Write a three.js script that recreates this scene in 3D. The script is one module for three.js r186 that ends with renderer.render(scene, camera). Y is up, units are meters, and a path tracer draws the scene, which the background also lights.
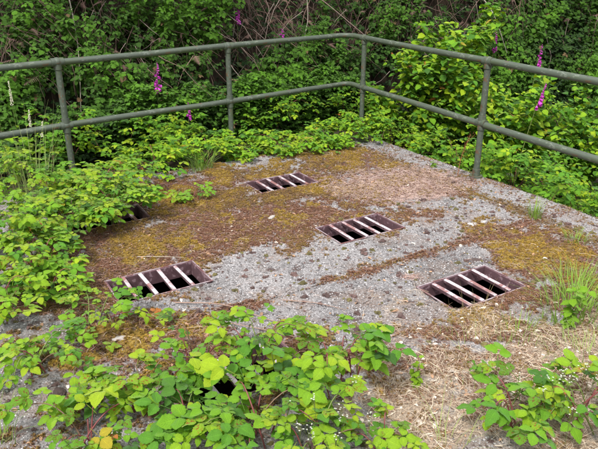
import * as THREE from 'three';
import { mergeGeometries } from 'three/addons/utils/BufferGeometryUtils.js';
import { RoundedBoxGeometry } from 'three/addons/geometries/RoundedBoxGeometry.js';

// ---------------------------------------------------------------- camera, sky, sun, exposure
const scene = new THREE.Scene();
const camera = new THREE.PerspectiveCamera(39.41, 1024 / 769, 0.05, 400);
camera.position.set(0, 1.893, 0);
camera.rotation.set(-0.39313, 0, -0.00206);
const renderer = new THREE.WebGLRenderer({ antialias: true });
renderer.setSize(1024, 769);
renderer.toneMapping = THREE.LinearToneMapping;
renderer.toneMappingExposure = 3.0;
renderer.shadowMap.enabled = true;
{ // bright overcast sky: three times brighter overhead than at the horizon
  const w = 128, h = 64, d = new Float32Array(w * h * 4);
  for (let j = 0; j < h; j++) for (let i = 0; i < w; i++) {
    const el = ((j + 0.5) / h - 0.5) * Math.PI, s = Math.sin(el), o = (j * w + i) * 4;
    const a = s > 0 ? 0.17 + 0.62 * s : 0.1;
    const c = 0.04 * Math.sin(i * 2 * Math.PI * 3 / w + 5 * el) * Math.max(0, s);
    d[o] = (a + c) * (s > 0 ? 0.99 : 0.7); d[o + 1] = (a + c) * (s > 0 ? 1.0 : 0.72); d[o + 2] = (a + c) * (s > 0 ? 1.04 : 0.5); d[o + 3] = 1;
  }
  const t = new THREE.DataTexture(d, w, h, THREE.RGBAFormat, THREE.FloatType);
  t.mapping = THREE.EquirectangularReflectionMapping; t.magFilter = THREE.LinearFilter; t.needsUpdate = true;
  scene.background = t; scene.environment = t;
}
const sun = new THREE.DirectionalLight(new THREE.Color(1, 0.96, 0.89), 1.5);
sun.position.set(-5, 14, 4.5); sun.target.position.set(0, 0, -4);
sun.castShadow = true; sun.shadow.radius = 20; sun.shadow.mapSize.set(2048, 2048);
Object.assign(sun.shadow.camera, { left: -9, right: 9, top: 9, bottom: -9, near: 1, far: 40 });
scene.add(sun, sun.target);

// ---------------------------------------------------------------- helpers
function rng(seed) { let s = seed >>> 0; return () => { s = (s + 0x6d2b79f5) | 0; let t = Math.imul(s ^ (s >>> 15), 1 | s); t = (t + Math.imul(t ^ (t >>> 7), 61 | t)) ^ t; return ((t ^ (t >>> 14)) >>> 0) / 4294967296; }; }
const R0 = rng(11);
const V3 = (x, y, z) => new THREE.Vector3(x, y, z);
const mixf = (a, b, t) => a + (b - a) * t, clamp = (x, a = 0, b = 1) => Math.min(b, Math.max(a, x));
const sst = (a, b, x) => { const t = clamp((x - a) / (b - a)); return t * t * (3 - 2 * t); };
// value noise on a 256 lattice
const LAT = new Float32Array(65536); { const r = rng(5); for (let i = 0; i < 65536; i++) LAT[i] = r() * 2 - 1; }
function vn(x, y) {
  const xi = Math.floor(x), yi = Math.floor(y), fx = x - xi, fy = y - yi, u = fx * fx * (3 - 2 * fx), v = fy * fy * (3 - 2 * fy);
  const a = (xi & 255), b = ((xi + 1) & 255), c = (yi & 255) << 8, d = ((yi + 1) & 255) << 8;
  return (LAT[a + c] * (1 - u) + LAT[b + c] * u) * (1 - v) + (LAT[a + d] * (1 - u) + LAT[b + d] * u) * v;
}
function fbm(x, y, n = 4) { let s = 0, a = 0.5; for (let i = 0; i < n; i++) { s += a * vn(x, y); x = x * 2.03 + 17.3; y = y * 2.03 + 9.1; a *= 0.5; } return s; }
const used = {};
function numbered(n) { const k = (used[n] = (used[n] ?? -1) + 1); return k ? `${n}_${String(k).padStart(3, '0')}` : n; }
function tag(o, label, category, group, kind) {
  o.userData.label = label; if (category) o.userData.category = category; if (group) o.userData.group = group; if (kind) o.userData.kind = kind; return o;
}
function thing(name, label, category, pos = [0, 0, 0], turn = 0, group) {
  const o = new THREE.Group(); o.name = numbered(name); o.position.set(...pos); o.rotation.y = turn; scene.add(o);
  return tag(o, label, category, group);
}
function mesh(name, geo, mat, parent) {
  const m = new THREE.Mesh(geo, mat); m.name = parent === scene ? numbered(name) : name; m.castShadow = m.receiveShadow = true; parent.add(m); return m;
}
function basis(p, F, N, s) { // forward F along x, normal N along y
  const S = F.clone().cross(N).normalize(), n = S.clone().cross(F).normalize(), m = new THREE.Matrix4().makeBasis(F.clone().normalize(), n, S);
  m.scale(V3(s, s, s)); m.setPosition(p); return m;
}
class Geo { // growing indexed geometry
  constructor() { this.p = []; this.u = []; this.i = []; }
  v(x, y, z, u = 0, w = 0) { this.p.push(x, y, z); this.u.push(u, w); return this.p.length / 3 - 1; }
  t(a, b, c) { this.i.push(a, b, c); }
  build() {
    const g = new THREE.BufferGeometry();
    g.setAttribute('position', new THREE.Float32BufferAttribute(this.p, 3)); g.setAttribute('uv', new THREE.Float32BufferAttribute(this.u, 2));
    g.setIndex(this.i); g.computeVertexNormals(); return g;
  }
}
function tubeAlong(G, pts, r0, r1, sides = 5) { // tapered tube
  let prev = null; const n = pts.length;
  for (let k = 0; k < n; k++) {
    const T = (k < n - 1 ? pts[k + 1].clone().sub(pts[k]) : pts[k].clone().sub(pts[k - 1])).normalize();
    const A = (Math.abs(T.y) < 0.9 ? V3(0, 1, 0) : V3(1, 0, 0)).cross(T).normalize(), B = T.clone().cross(A), r = mixf(r0, r1, k / (n - 1)), ring = [];
    for (let s = 0; s < sides; s++) { const a = s / sides * Math.PI * 2, c = Math.cos(a) * r, d = Math.sin(a) * r; ring.push(G.v(pts[k].x + A.x * c + B.x * d, pts[k].y + A.y * c + B.y * d, pts[k].z + A.z * c + B.z * d, s / sides, k / n)); }
    if (prev) for (let s = 0; s < sides; s++) { const q = (s + 1) % sides; G.t(prev[s], prev[q], ring[s]); G.t(ring[s], prev[q], ring[q]); }
    prev = ring;
  }
}
function curvePts(a, b, c, n) { return new THREE.QuadraticBezierCurve3(a, b, c).getPoints(n); }
function instanced(name, geo, mat, list, parent, label, category) {
  const m = new THREE.InstancedMesh(geo, mat, list.length); m.name = parent === scene ? numbered(name) : name;
  list.forEach(([mt, c], k) => { m.setMatrixAt(k, mt); m.setColorAt(k, c); });
  m.castShadow = m.receiveShadow = true; m.userData.kind = 'stuff'; if (label) m.userData.label = label; if (category && parent === scene) m.userData.category = category;
  parent.add(m); return m;
}
const lin = (r, g, b) => new THREE.Color().setRGB(r, g, b);
function dataTex(w, h, f, srgb = true) { // f(i,j) -> [r,g,b] linear 0..1 (or raw when not srgb)
  const d = new Uint8Array(w * h * 4), enc = (x) => { x = clamp(x); return 255 * (srgb ? (x <= 0.0031308 ? 12.92 * x : 1.055 * Math.pow(x, 1 / 2.4) - 0.055) : x); };
  for (let j = 0; j < h; j++) for (let i = 0; i < w; i++) { const c = f(i, j), o = (j * w + i) * 4; d[o] = enc(c[0]); d[o + 1] = enc(c[1]); d[o + 2] = enc(c[2]); d[o + 3] = 255; }
  const t = new THREE.DataTexture(d, w, h, THREE.RGBAFormat); t.magFilter = THREE.LinearFilter; t.wrapS = t.wrapT = THREE.RepeatWrapping;
  if (srgb) t.colorSpace = THREE.SRGBColorSpace; t.needsUpdate = true; return t;
}

// ---------------------------------------------------------------- the plan of the place
const CU = Math.cos(31 * Math.PI / 180), SU = Math.sin(31 * Math.PI / 180), TURN = 31 * Math.PI / 180;
const toUV = (x, z) => [x * CU - z * SU, x * SU + z * CU], toXZ = (U, V) => [U * CU + V * SU, -U * SU + V * CU];
const SL = { u0: -0.6, u1: 4.04, ue: 4.46, v0: -5.75, vj: -3.0, v1: -0.55 };
const GRATES = [ // U, V of the six openings, half sizes 0.30 x 0.175
  [1.10, -4.83], [1.08, -3.56], [1.11, -2.40], [2.74, -4.88], [2.72, -3.605], [2.75, -2.456]];
const GA = 0.3, GB = 0.175;
function holeDist(U, V) { let d = 9; for (const [a, b] of GRATES) { const dx = Math.max(0, Math.abs(U - a) - GA), dy = Math.max(0, Math.abs(V - b) - GB); d = Math.min(d, Math.hypot(dx, dy)); } return d; }
// where the bank begins: the greatest of three distances past its foot
const half = (x0, z0, x1, z1) => { const dx = x1 - x0, dz = z1 - z0, l = Math.hypot(dx, dz), nx = dz / l, nz = -dx / l; return (x, z) => (x - x0) * nx + (z - z0) * nz; };
const h1 = half(-9, -2.4, 0.6, -8.9), h2 = half(0.6, -8.9, 7, -9.6), h3 = half(7, -9.6, 13, -6);
const bankDist = (x, z) => Math.max(h1(x, z), h2(x, z), h3(x, z));
function groundH(x, z) {
  const [U, V] = toUV(x, z);
  let y = -0.05 + 0.02 * vn(x * 1.7, z * 1.7);
  const right = U - SL.ue;
  if (right > 0) y -= 0.75 * sst(0.02, 0.9, right) * sst(-6.6, -5.2, V + right * 0.4) + 0.02;
  const back = SL.v0 - V; if (back > 0) y -= 0.06;
  const inset = Math.min(U - SL.u0, SL.ue - U, V - SL.v0, SL.v1 - V);
  if (inset > 0) y = mixf(-0.12, -2.6, sst(0.1, 0.3, inset));
  const d = bankDist(x, z);
  if (d > 0) y += 4.6 * (1 - Math.exp(-d * 1.75 / 4.6)) * sst(-0.1, 0.5, d) + 0.28 * fbm(x * 1.1, z * 1.1) * sst(0, 0.8, d);
  return y;
}
// what covers the slab, as soft patches in world x, z: [x, z, half width, half depth, strength]
const PATCH = {
  moss: [[1.75, -3.55, 0.3, 0.3, 0.6], [0.45, -5.9, 0.6, 0.3, 0.6], [-1.3, -2.75, 0.2, 0.2, 0.6], [-0.6, -5.9, 0.7, 0.3, 0.75], [-0.5, -5.15, 0.8, 0.4, 0.75], [-1.15, -4.5, 0.5, 0.5, 0.6], [0.2, -5.25, 0.5, 0.2, 0.7], [1.75, -4.0, 0.5, 0.35, 0.55], [0.1, -6.2, 0.7, 0.3, 0.6], [-1.0, -2.85, 0.3, 0.25, 0.5], [-1.17, -4.56, 0.43, 0.31, 0.9], [-0.73, -5.12, 0.52, 0.35, 1], [-0.08, -5.25, 0.44, 0.21, 1], [0.42, -5.38, 0.23, 0.22, 0.8], [-0.29, -6.05, 0.6, 0.17, 0.6], [1.84, -3.99, 0.34, 0.3, 0.55], [1.48, -4.76, 0.32, 0.22, 0.5], [-1.21, -4.09, 0.35, 0.26, 0.7], [-1.05, -2.97, 0.14, 0.15, 0.9], [0.36, -2.69, 0.1, 0.16, 0.6], [1.25, -3.07, 0.2, 0.1, 0.7], [0.12, -6.51, 0.54, 0.31, 0.6], [1.01, -3.12, 0.2, 0.08, 0.6]],
  brown: [[1.1, -2.95, 0.5, 0.14, 0.8], [0.75, -2.75, 0.3, 0.12, 0.7], [1.2, -2.5, 0.6, 0.4, 0.55], [1.9, -4.9, 0.4, 0.9, 0.42], [-1.2, -2.6, 0.5, 0.45, 0.4], [1.75, -3.8, 0.5, 0.6, 0.7], [0.3, -5.6, 1.0, 0.6, 0.6], [-0.9, -5.5, 0.6, 0.5, 0.6], [-1.5, -4.6, 0.5, 0.8, 0.8], [-0.7, -4.5, 0.95, 0.6, 0.85], [0.0, -5.3, 0.9, 0.6, 0.7], [-1.3, -3.6, 0.5, 0.5, 0.8], [-1.1, -2.9, 0.5, 0.4, 0.55], [-0.3, -2.75, 0.6, 0.3, 0.5], [1.6, -4.1, 0.5, 0.45, 0.6], [1.5, -3.4, 0.45, 0.3, 0.7], [0.5, -2.75, 0.4, 0.2, 0.6], [0.5, -6.0, 0.7, 0.4, 0.6], [-0.94, -4.18, 0.58, 0.32, 0.9], [-0.16, -4.77, 0.58, 0.36, 1], [-0.54, -4.56, 0.47, 0.36, 0.9], [-1.15, -3.85, 0.41, 0.27, 0.9], [-1.56, -3.63, 0.33, 0.21, 0.8], [1.46, -5.37, 0.3, 0.4, 0.7], [1.03, -3.03, 0.3, 0.1, 0.8], [0.78, -2.97, 0.22, 0.12, 0.8], [-1.21, -3.13, 0.29, 0.23, 0.5], [0.85, -6.32, 0.63, 0.36, 0.4], [0.68, -3.76, 0.16, 0.12, 0.35], [1.07, -4.76, 0.35, 0.15, 0.5]],
  pink: [ [0.72, -3.68, 0.14, 0.1, 0.75], [0.9, -5.5, 0.7, 0.55, 1.1], [0.39, -5.67, 0.38, 0.23, 0.7], [1.2, -4.99, 0.34, 0.24, 0.6], [-1.08, -2.2, 0.27, 0.18, 0.4], [-0.66, -2.41, 0.29, 0.22, 0.5], [-0.96, -2.65, 0.2, 0.12, 0.4]],
  clear: [[-0.26, -3.7, 0.46, 0.29, 1], [0.72, -4.08, 0.51, 0.31, 1], [0.45, -3.55, 0.51, 0.34, 1], [1.08, -4.08, 0.29, 0.25, 1], [-0.5, -6.16, 0.31, 0.21, 0.8], [1.83, -5.11, 0.5, 0.3, 0.8], [-1.28, -2.45, 0.23, 0.19, 1], [-0.9, -3.3, 0.24, 0.09, 0.7], [0.62, -3.36, 0.24, 0.25, 1]],
  straw: [[1.2, -2.6, 0.9, 0.6, 1.05], [0.6, -2.3, 0.5, 0.4, 1.0], [1.7, -3.0, 0.4, 0.3, 0.9], [1.04, -2.7, 0.46, 0.26, 1], [0.66, -2.41, 0.24, 0.25, 1], [1.42, -2.85, 0.27, 0.22, 1], [0.44, -2.2, 0.27, 0.2, 0.9], [1.43, -3.15, 0.2, 0.1, 0.4], [1.1, -2.2, 0.5, 0.3, 1]],
};
function patch(k, x, z) { let s = 0; for (const [a, b, c, d, w] of PATCH[k]) { const q = ((x - a) / c) ** 2 + ((z - b) / d) ** 2; if (q < 6) s = Math.max(s, w * Math.exp(-0.8 * q)); } return s; }
// coarse sampled cover fields, read by the texture and by the scattered litter alike
const FN = 320, FX0 = -2.7, FX1 = 3.3, FZ0 = -7.6, FZ1 = -1.3, FIELD = {};
for (const k of Object.keys(PATCH)) { const f = FIELD[k] = new Float32Array(FN * FN); for (let j = 0; j < FN; j++) for (let i = 0; i < FN; i++) f[j * FN + i] = patch(k, mixf(FX0, FX1, i / (FN - 1)), mixf(FZ0, FZ1, j / (FN - 1))); }
function field(k, x, z) { const i = clamp((x - FX0) / (FX1 - FX0)) * (FN - 1), j = clamp((z - FZ0) / (FZ1 - FZ0)) * (FN - 1), a = Math.min(FN - 2, i | 0), b = Math.min(FN - 2, j | 0), u = i - a, v = j - b, f = FIELD[k]; return mixf(mixf(f[b * FN + a], f[b * FN + a + 1], u), mixf(f[(b + 1) * FN + a], f[(b + 1) * FN + a + 1], u), v); }
function cover(x, z) {
  const n = fbm(x * 2.6, z * 2.6, 5), n2 = fbm(x * 7 + 40, z * 7, 4), n3 = fbm(x * 26, z * 26 + 7, 3), cl = field('clear', x, z), [U, V] = toUV(x, z);
  const jag = 0.55 * n + 0.6 * n2 + 0.5 * n3;
  let moss = sst(0.27, 0.56, field('moss', x, z) * 1.0 - 0.5 * cl + jag);
  let brown = sst(0.28, 0.56, field('brown', x, z) - 0.5 * cl + jag * 0.9 + 0.12);
  const dj = Math.abs(V - SL.vj + 0.02 * vn(U * 4, 3)); // litter and moss that settle in the joints
  brown = Math.max(brown, sst(0.075, 0.012, dj + 0.05 * n2 + 0.05 * n3) * sst(-0.35, 0.05, vn(U * 1.7, 8)) * 0.9);
  const ds = Math.abs(U - SL.u1); moss = Math.max(moss, sst(0.09, 0.01, ds + 0.07 * n2) * 0.75);
  const pink = sst(0.34, 0.62, field('pink', x, z) + jag * 0.75 - 0.2 * cl - 0.4 * sst(0.05, 0.4, n3 + n2)), straw = sst(0.3, 0.75, field('straw', x, z) + jag * 0.75 - 0.15 * sst(-0.1, 0.35, vn(x * 3.3 + 60, z * 3.3)) - 0.02);
  const onStrip = sst(0.02, 0.1, U - SL.u1 + 0.05 * n2); moss *= (1 - 0.55 * pink) * (1 - 0.6 * onStrip); brown *= (1 - 0.75 * pink) * (1 - 0.7 * onStrip);
  return { moss, brown: brown * (1 - 0.75 * moss), pink, straw, n, n2, n3 };
}

// ---------------------------------------------------------------- textures
const SIZE = 5.25; // metres that the slab texture spans
const slabMap = dataTex(2048, 2048, (i, j) => {
  const U = SL.u0 + (i + 0.5) / 2048 * SIZE, V = SL.v0 + (j + 0.5) / 2048 * SIZE, [x, z] = toXZ(U, V), c = cover(x, z);
  const s1 = vn(i * 0.37, j * 0.37), s2 = vn(i * 0.71 + 90, j * 0.71), s3 = vn(i * 0.13, j * 0.13 + 31);
  let g = 0.285 + 0.05 * c.n + 0.05 * c.n2 + 0.10 * s1 + 0.08 * s2 + 0.03 * s3;
  g *= 1 - 0.28 * sst(-0.05, 0.35, fbm(x * 0.9 + 5, z * 0.9 + 80, 4)) - 0.2 * sst(0.1, 0.4, fbm(x * 3.1 + 33, z * 3.1, 4));
  let r = g * 1.02, gg = g * 0.965, b = g * 0.975;
  { const tint = sst(-0.1, 0.4, fbm(x * 5 + 11, z * 5 + 23, 5) + 0.2 * s2) * 0.5; r = mixf(r, 0.2, tint); gg = mixf(gg, 0.135, tint); b = mixf(b, 0.1, tint); }
  { const ck = Math.abs(vn(x * 1.15 + 0.5 * c.n2 + 3, z * 1.15 + 0.5 * c.n + 14)) + 0.5 * sst(-0.1, 0.3, vn(x * 0.7, z * 0.7 + 44)), w = sst(0.012, 0.003, ck); r *= 1 - 0.7 * w; gg *= 1 - 0.72 * w; b *= 1 - 0.74 * w; }
  if (s1 > 0.62) { r += 0.09; gg += 0.09; b += 0.1; }
  if (s1 + s3 < -0.85) { r *= 0.45; gg *= 0.42; b *= 0.42; }
  const dk = sst(0.36, 0.52, fbm(x * 9 + 3, z * 9 + 60, 4) + 0.15 * c.n3); // dark lichen and dirt
  r = mixf(r, 0.09, dk); gg = mixf(gg, 0.06, dk); b = mixf(b, 0.055, dk);
  { const q = ((U - 3.52) / 0.13) ** 2 + ((V + 3.2 + 0.05 * (U - 3.5)) / 0.035) ** 2, w = sst(1.3, 0.4, q + 1.2 * c.n2 + c.n3); r = mixf(r, 0.62, w); gg = mixf(gg, 0.6, w); b = mixf(b, 0.58, w); }
  const ln = 0.75 + 0.35 * s1 + 0.3 * s2;
  r = mixf(r, 0.5 * ln, c.pink * 0.85); gg = mixf(gg, 0.335 * ln, c.pink * 0.85); b = mixf(b, 0.30 * ln, c.pink * 0.85);
  const bn = 0.7 + 0.6 * s2 + 0.3 * s1;
  r = mixf(r, 0.2 * bn, c.brown * 0.9); gg = mixf(gg, 0.098 * bn, c.brown * 0.9); b = mixf(b, 0.055 * bn, c.brown * 0.9);
  const hue = sst(-0.3, 0.5, c.n2 + 0.5 * c.n + 0.5 * c.n3), mn = 0.75 + 0.5 * s2;
  r = mixf(r, mixf(0.16, 0.31, hue) * mn, c.moss); gg = mixf(gg, mixf(0.095, 0.2, hue) * mn, c.moss); b = mixf(b, mixf(0.045, 0.03, hue) * mn, c.moss);
  r = mixf(r, 0.44 * ln, c.straw * 0.9); gg = mixf(gg, 0.34 * ln, c.straw * 0.9); b = mixf(b, 0.25 * ln, c.straw * 0.9);
  return [r, gg, b];
});
slabMap.wrapS = slabMap.wrapT = THREE.ClampToEdgeWrapping;
const slabBump = dataTex(1024, 1024, (i, j) => { // repeats every 0.75 m, exposed stones of a few millimetres
  const w = (f) => vn((i * f) , (j * f)); const v = 0.5 + 0.25 * w(0.25) + 0.2 * w(0.5) + 0.12 * w(1); return [v, v, v];
}, false);
slabBump.repeat.set(7, 7);
const slabMat = new THREE.MeshStandardMaterial({ map: slabMap, bumpMap: slabBump, bumpScale: 0.006, roughness: 0.92 });
const soilMap = dataTex(1024, 1024, (i, j) => {
  const per = (f, o) => { const a = vn(i * f + o, j * f), b = vn((i - 1024) * f + o, j * f), c = vn(i * f + o, (j - 1024) * f), d = vn((i - 1024) * f + o, (j - 1024) * f), u = i / 1024, v = j / 1024; return (a * (1 - u) + b * u) * (1 - v) + (c * (1 - u) + d * u) * v; };
  const n = per(0.02, 0) + 0.5 * per(0.06, 50), s = per(0.3, 7), q = 1 + 0.5 * s;
  return [(0.04 + 0.016 * n) * q, (0.027 + 0.01 * n) * q, (0.017 + 0.006 * n) * q];
});
const soilMat = new THREE.MeshStandardMaterial({ map: soilMap, roughness: 1 });
const steelMap = dataTex(512, 512, (i, j) => { // worn galvanised steel with rust coming through
  const x = i / 512, y = j / 512, n = fbm(x * 7, y * 7, 4) + 0.22 * fbm(x * 40, y * 40, 3), r = 0.15 + 0.8 * sst(-0.22, 0.26, n), s = 1 + 0.3 * fbm(x * 30 + 9, y * 30, 3) + 0.2 * vn(i * 0.4, j * 0.4);
  return [mixf(0.52, 0.25, r) * s, mixf(0.5, 0.11, r) * s, mixf(0.54, 0.105, r) * s];
});
const steelMat = new THREE.MeshStandardMaterial({ map: steelMap, roughness: 0.6, metalness: 0.15 });
const rustMap = dataTex(512, 512, (i, j) => {
  const x = i / 512, y = j / 512, n = fbm(x * 10, y * 10, 5), s = 1 + 0.35 * n + 0.2 * vn(i * 0.5, j * 0.5), p = sst(0.25, 0.4, n + 0.2 * vn(x * 40, y * 40));
  return [mixf(0.1, 0.2, p) * s, mixf(0.05, 0.13, p) * s, mixf(0.06, 0.15, p) * s];
});
const rustMat = new THREE.MeshStandardMaterial({ map: rustMap, roughness: 0.85 });
const paintMap = dataTex(512, 512, (i, j) => { // grey green paint, chalky, with scuffs
  const x = i / 512, y = j / 512, n = fbm(x * 8, y * 30, 4), s = 1 + 0.25 * n, w = sst(0.33, 0.5, fbm(x * 30 + 9, y * 30, 4)), k = sst(0.36, 0.46, fbm(x * 22 + 70, y * 22, 4));
  let c = [0.08 * s, 0.1 * s, 0.076 * s]; c = c.map((v, q) => mixf(v, [0.3, 0.32, 0.28][q], w * 0.35)); const ru = sst(0.3, 0.42, fbm(x * 12 + 31, y * 14 + 8, 5)); c = c.map((v, q) => mixf(v, [0.13, 0.065, 0.035][q], ru * 0.75)); const al = sst(0.0, 0.4, fbm(x * 3 + 5, y * 5, 4)); c = c.map((v, q) => mixf(v, [0.075, 0.1, 0.045][q], al * 0.6)); return c.map((v, q) => mixf(v, [0.05, 0.042, 0.03][q], k * 0.5));
});
const paintMat = new THREE.MeshStandardMaterial({ map: paintMap, roughness: 0.55 });

// ---------------------------------------------------------------- terrain
{
  const N = 300, G = new Geo(), ax = (k) => { const t = k / N * 2 - 1; return Math.sign(t) * Math.pow(Math.abs(t), 2.3) * 60; }, row = [];
  for (let j = 0; j <= N; j++) for (let i = 0; i <= N; i++) { const x = ax(i) , z = ax(j) - 5; row.push(G.v(x, groundH(x, z), z, x * 0.9, z * 0.9)); }
  for (let j = 0; j < N; j++) for (let i = 0; i < N; i++) { const a = row[j * (N + 1) + i], b = a + 1, c = a + N + 1, d = c + 1; G.t(a, c, b); G.t(b, c, d); }
  tag(mesh('ground', G.build(), soilMat, scene), 'dark earth under the plants rising to a steep bank behind the railing', 'ground', null, 'structure');
}
// ---------------------------------------------------------------- concrete slab in two bays and its edge strip
const slabH = (U, V) => { const [x, z] = toXZ(U, V), hd = holeDist(U, V), e = sst(0, 0.05, hd), c = cover(x, z), m = Math.max(c.moss, 0.7 * c.brown, 0.6 * c.straw) * (0.35 + 0.65 * sst(0, 0.06, hd)); return m * (0.009 + 0.016 * Math.max(0, fbm(x * 11, z * 11, 3) + 0.25)) - 0.012 * sst(0.03, 0, hd) * sst(0.05, 0.4, vn(x * 14, z * 14)) + e * (0.012 * fbm(x * 1.3, z * 1.3) + 0.004 * fbm(x * 9, z * 9, 3)) - 0.012 * sst(0.02, 0.0, Math.abs(V - SL.vj)); };
const kerbH = (U, V) => { const [x, z] = toXZ(U, V); return 0.022 + 0.01 * fbm(x * 2, z * 2) + 0.004 * fbm(x * 12, z * 12, 3) - 0.018 * sst(0.035, 0, SL.ue - U) - 0.018 * sst(0.03, 0, U - SL.u1 - 0.014); };
function slabPiece(name, u0, u1, v0, v1, H, label, parent) {
  const lines = (a, b, extra, step) => { const n = Math.round((b - a) / step), s = []; for (let k = 0; k <= n; k++) s.push(mixf(a, b, k / n)); for (const e of extra) if (e > a && e < b) { const q = s.findIndex((t) => Math.abs(t - e) < step * 0.5); if (q > 0 && q < s.length - 1) s[q] = e; else s.push(e); } return [...new Set(s)].sort((p, q) => p - q); };
  const us = lines(u0, u1, GRATES.flatMap((g) => [g[0] - GA, g[0] + GA]), 0.024), vs = lines(v0, v1, GRATES.flatMap((g) => [g[1] - GB, g[1] + GB]), 0.024);
  const G = new Geo(), nu = us.length, nv = vs.length, id = [];
  const put = (U, V, y) => { const [x, z] = toXZ(U, V); return G.v(x, y, z, (U - SL.u0) / SIZE, (V - SL.v0) / SIZE); };
  for (let j = 0; j < nv; j++) for (let i = 0; i < nu; i++) id.push(put(us[i], vs[j], H(us[i], vs[j])));
  const solid = (i, j) => i >= 0 && j >= 0 && i < nu - 1 && j < nv - 1 && holeDist((us[i] + us[i + 1]) / 2, (vs[j] + vs[j + 1]) / 2) > 1e-9;
  const wall = (i, j, k, l) => { const a = put(us[i], vs[j], H(us[i], vs[j])), b = put(us[k], vs[l], H(us[k], vs[l])), c = put(us[i], vs[j], -0.1), d = put(us[k], vs[l], -0.1); G.t(a, c, b); G.t(b, c, d); };
  for (let j = 0; j < nv - 1; j++) for (let i = 0; i < nu - 1; i++) if (solid(i, j)) {
    const a = id[j * nu + i], b = a + 1, c = a + nu, d = c + 1; G.t(a, c, b); G.t(b, c, d);
    if (!solid(i - 1, j)) wall(i, j, i, j + 1); if (!solid(i + 1, j)) wall(i + 1, j + 1, i + 1, j);
    if (!solid(i, j - 1)) wall(i + 1, j, i, j); if (!solid(i, j + 1)) wall(i, j + 1, i + 1, j + 1);
  }
  return mesh(name, G.build(), slabMat, parent);
}
{
  const S = new THREE.Group(); S.name = 'concrete_slab'; scene.add(S); tag(S, 'weathered mossy concrete slab with six grated openings', 'slab', null, 'structure');
  slabPiece('slab_bay', SL.u0, SL.u1, SL.v0, SL.vj - 0.006, slabH, '', S);
  slabPiece('slab_bay', SL.u0, SL.u1, SL.vj + 0.006, SL.v1, slabH, '', S);
  const K = slabPiece('concrete_edge_strip', SL.u1 + 0.014, SL.ue, SL.v0, SL.v1, kerbH, '', scene);
  tag(K, 'grey concrete strip along the right edge of the slab under the railing post', 'kerb', null, 'structure');
}
const topH = (x, z) => { const [U, V] = toUV(x, z); return U > SL.u1 + 0.014 && U < SL.ue ? kerbH(U, V) : slabH(U, V); };
const onSlab = (x, z) => { const [U, V] = toUV(x, z); return U > SL.u0 && U < SL.ue && V > SL.v0 && V < SL.v1 && holeDist(U, V) > 0.004; };
const standH = (x, z) => { const [U, V] = toUV(x, z); return U > SL.u0 && U < SL.ue && V > SL.v0 && V < SL.v1 ? topH(x, z) : groundH(x, z); };

// ---------------------------------------------------------------- grates
function boxUV(g, du, dv, k = 2) { // uv in metres from the dominant normal
  const p = g.attributes.position, n = g.attributes.normal, u = g.attributes.uv;
  for (let i = 0; i < p.count; i++) { const ax = Math.abs(n.getX(i)), ay = Math.abs(n.getY(i)), az = Math.abs(n.getZ(i)); const a = ax > ay && ax > az ? p.getZ(i) : p.getX(i), b = ay >= ax && ay >= az ? p.getZ(i) : p.getY(i); u.setXY(i, a * k + du, b * k + dv); }
  return g;
}
const GL = [
  'rusty drain grate half hidden by brambles at the far left of the slab', 'rusty drain grate with brambles over its left end and four pale bars, left of centre',
  'rusty drain grate almost buried under the foreground brambles', 'rusty drain grate sunk in olive moss, farthest from the camera below the railing',
  'rusty drain grate in the middle of the slab on grey concrete below pink needle litter', 'rusty drain grate at the right by the pale dry grass with thin stalks before it'];
const rimMat = new THREE.MeshStandardMaterial({ map: steelMap, color: lin(0.62, 0.56, 0.56), roughness: 0.75 });
const GTILT = [0.004, -0.006, 0.008, 0.003, -0.004, 0.005];
GRATES.forEach(([U, V], gi) => {
  const [x, z] = toXZ(U, V), t = thing('drain_grate', GL[gi], 'grate', [x, 0, z], TURN, 'drain grates in the concrete slab');
  const r = rng(100 + gi), plate = (w, d, px, pz) => { const g = boxUV(new RoundedBoxGeometry(w, 0.1, d, 2, 0.003), r(), r(), 3); g.translate(px, -0.048, pz); mesh('side_plate', g, rustMat, t); };
  plate(GA * 2 - 0.006, 0.009, 0, -GB + 0.008); plate(GA * 2 - 0.006, 0.009, 0, GB - 0.008);
  plate(0.009, GB * 2 - 0.026, -GA + 0.008, 0); plate(0.009, GB * 2 - 0.026, GA - 0.008, 0);
  const e = 0.009, rims = [[GA * 2 + 0.012, e, 0, -GB], [GA * 2 + 0.012, e, 0, GB], [e, GB * 2 - e, -GA, 0], [e, GB * 2 - e, GA, 0]].map(([w, d, px, pz]) => { const g = boxUV(new RoundedBoxGeometry(w, 0.008, d, 2, 0.003), r(), r(), 2); g.translate(px, 0.0035, pz); return g; });
  mesh('rim', mergeGeometries(rims), rimMat, t);
  for (let k = 0; k < 4; k++) {
    const g = boxUV(new RoundedBoxGeometry(0.024 + 0.004 * r(), 0.026, GB * 2 - 0.02, 3, 0.004), r(), r(), 2); const b = mesh('bar', g, [rustMat, rustMat, steelMat, rustMat, rustMat, rustMat], t);
    b.position.set((k - 1.5) * 0.12 + 0.022 * (r() - 0.5), -0.007 + GTILT[gi] * (k - 1.5) * 0.5, 0); b.rotation.set(0.01 * (r() - 0.5), 0.05 * (r() - 0.5), 0.16 + 0.1 * (r() - 0.5));
  }
});

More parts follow.
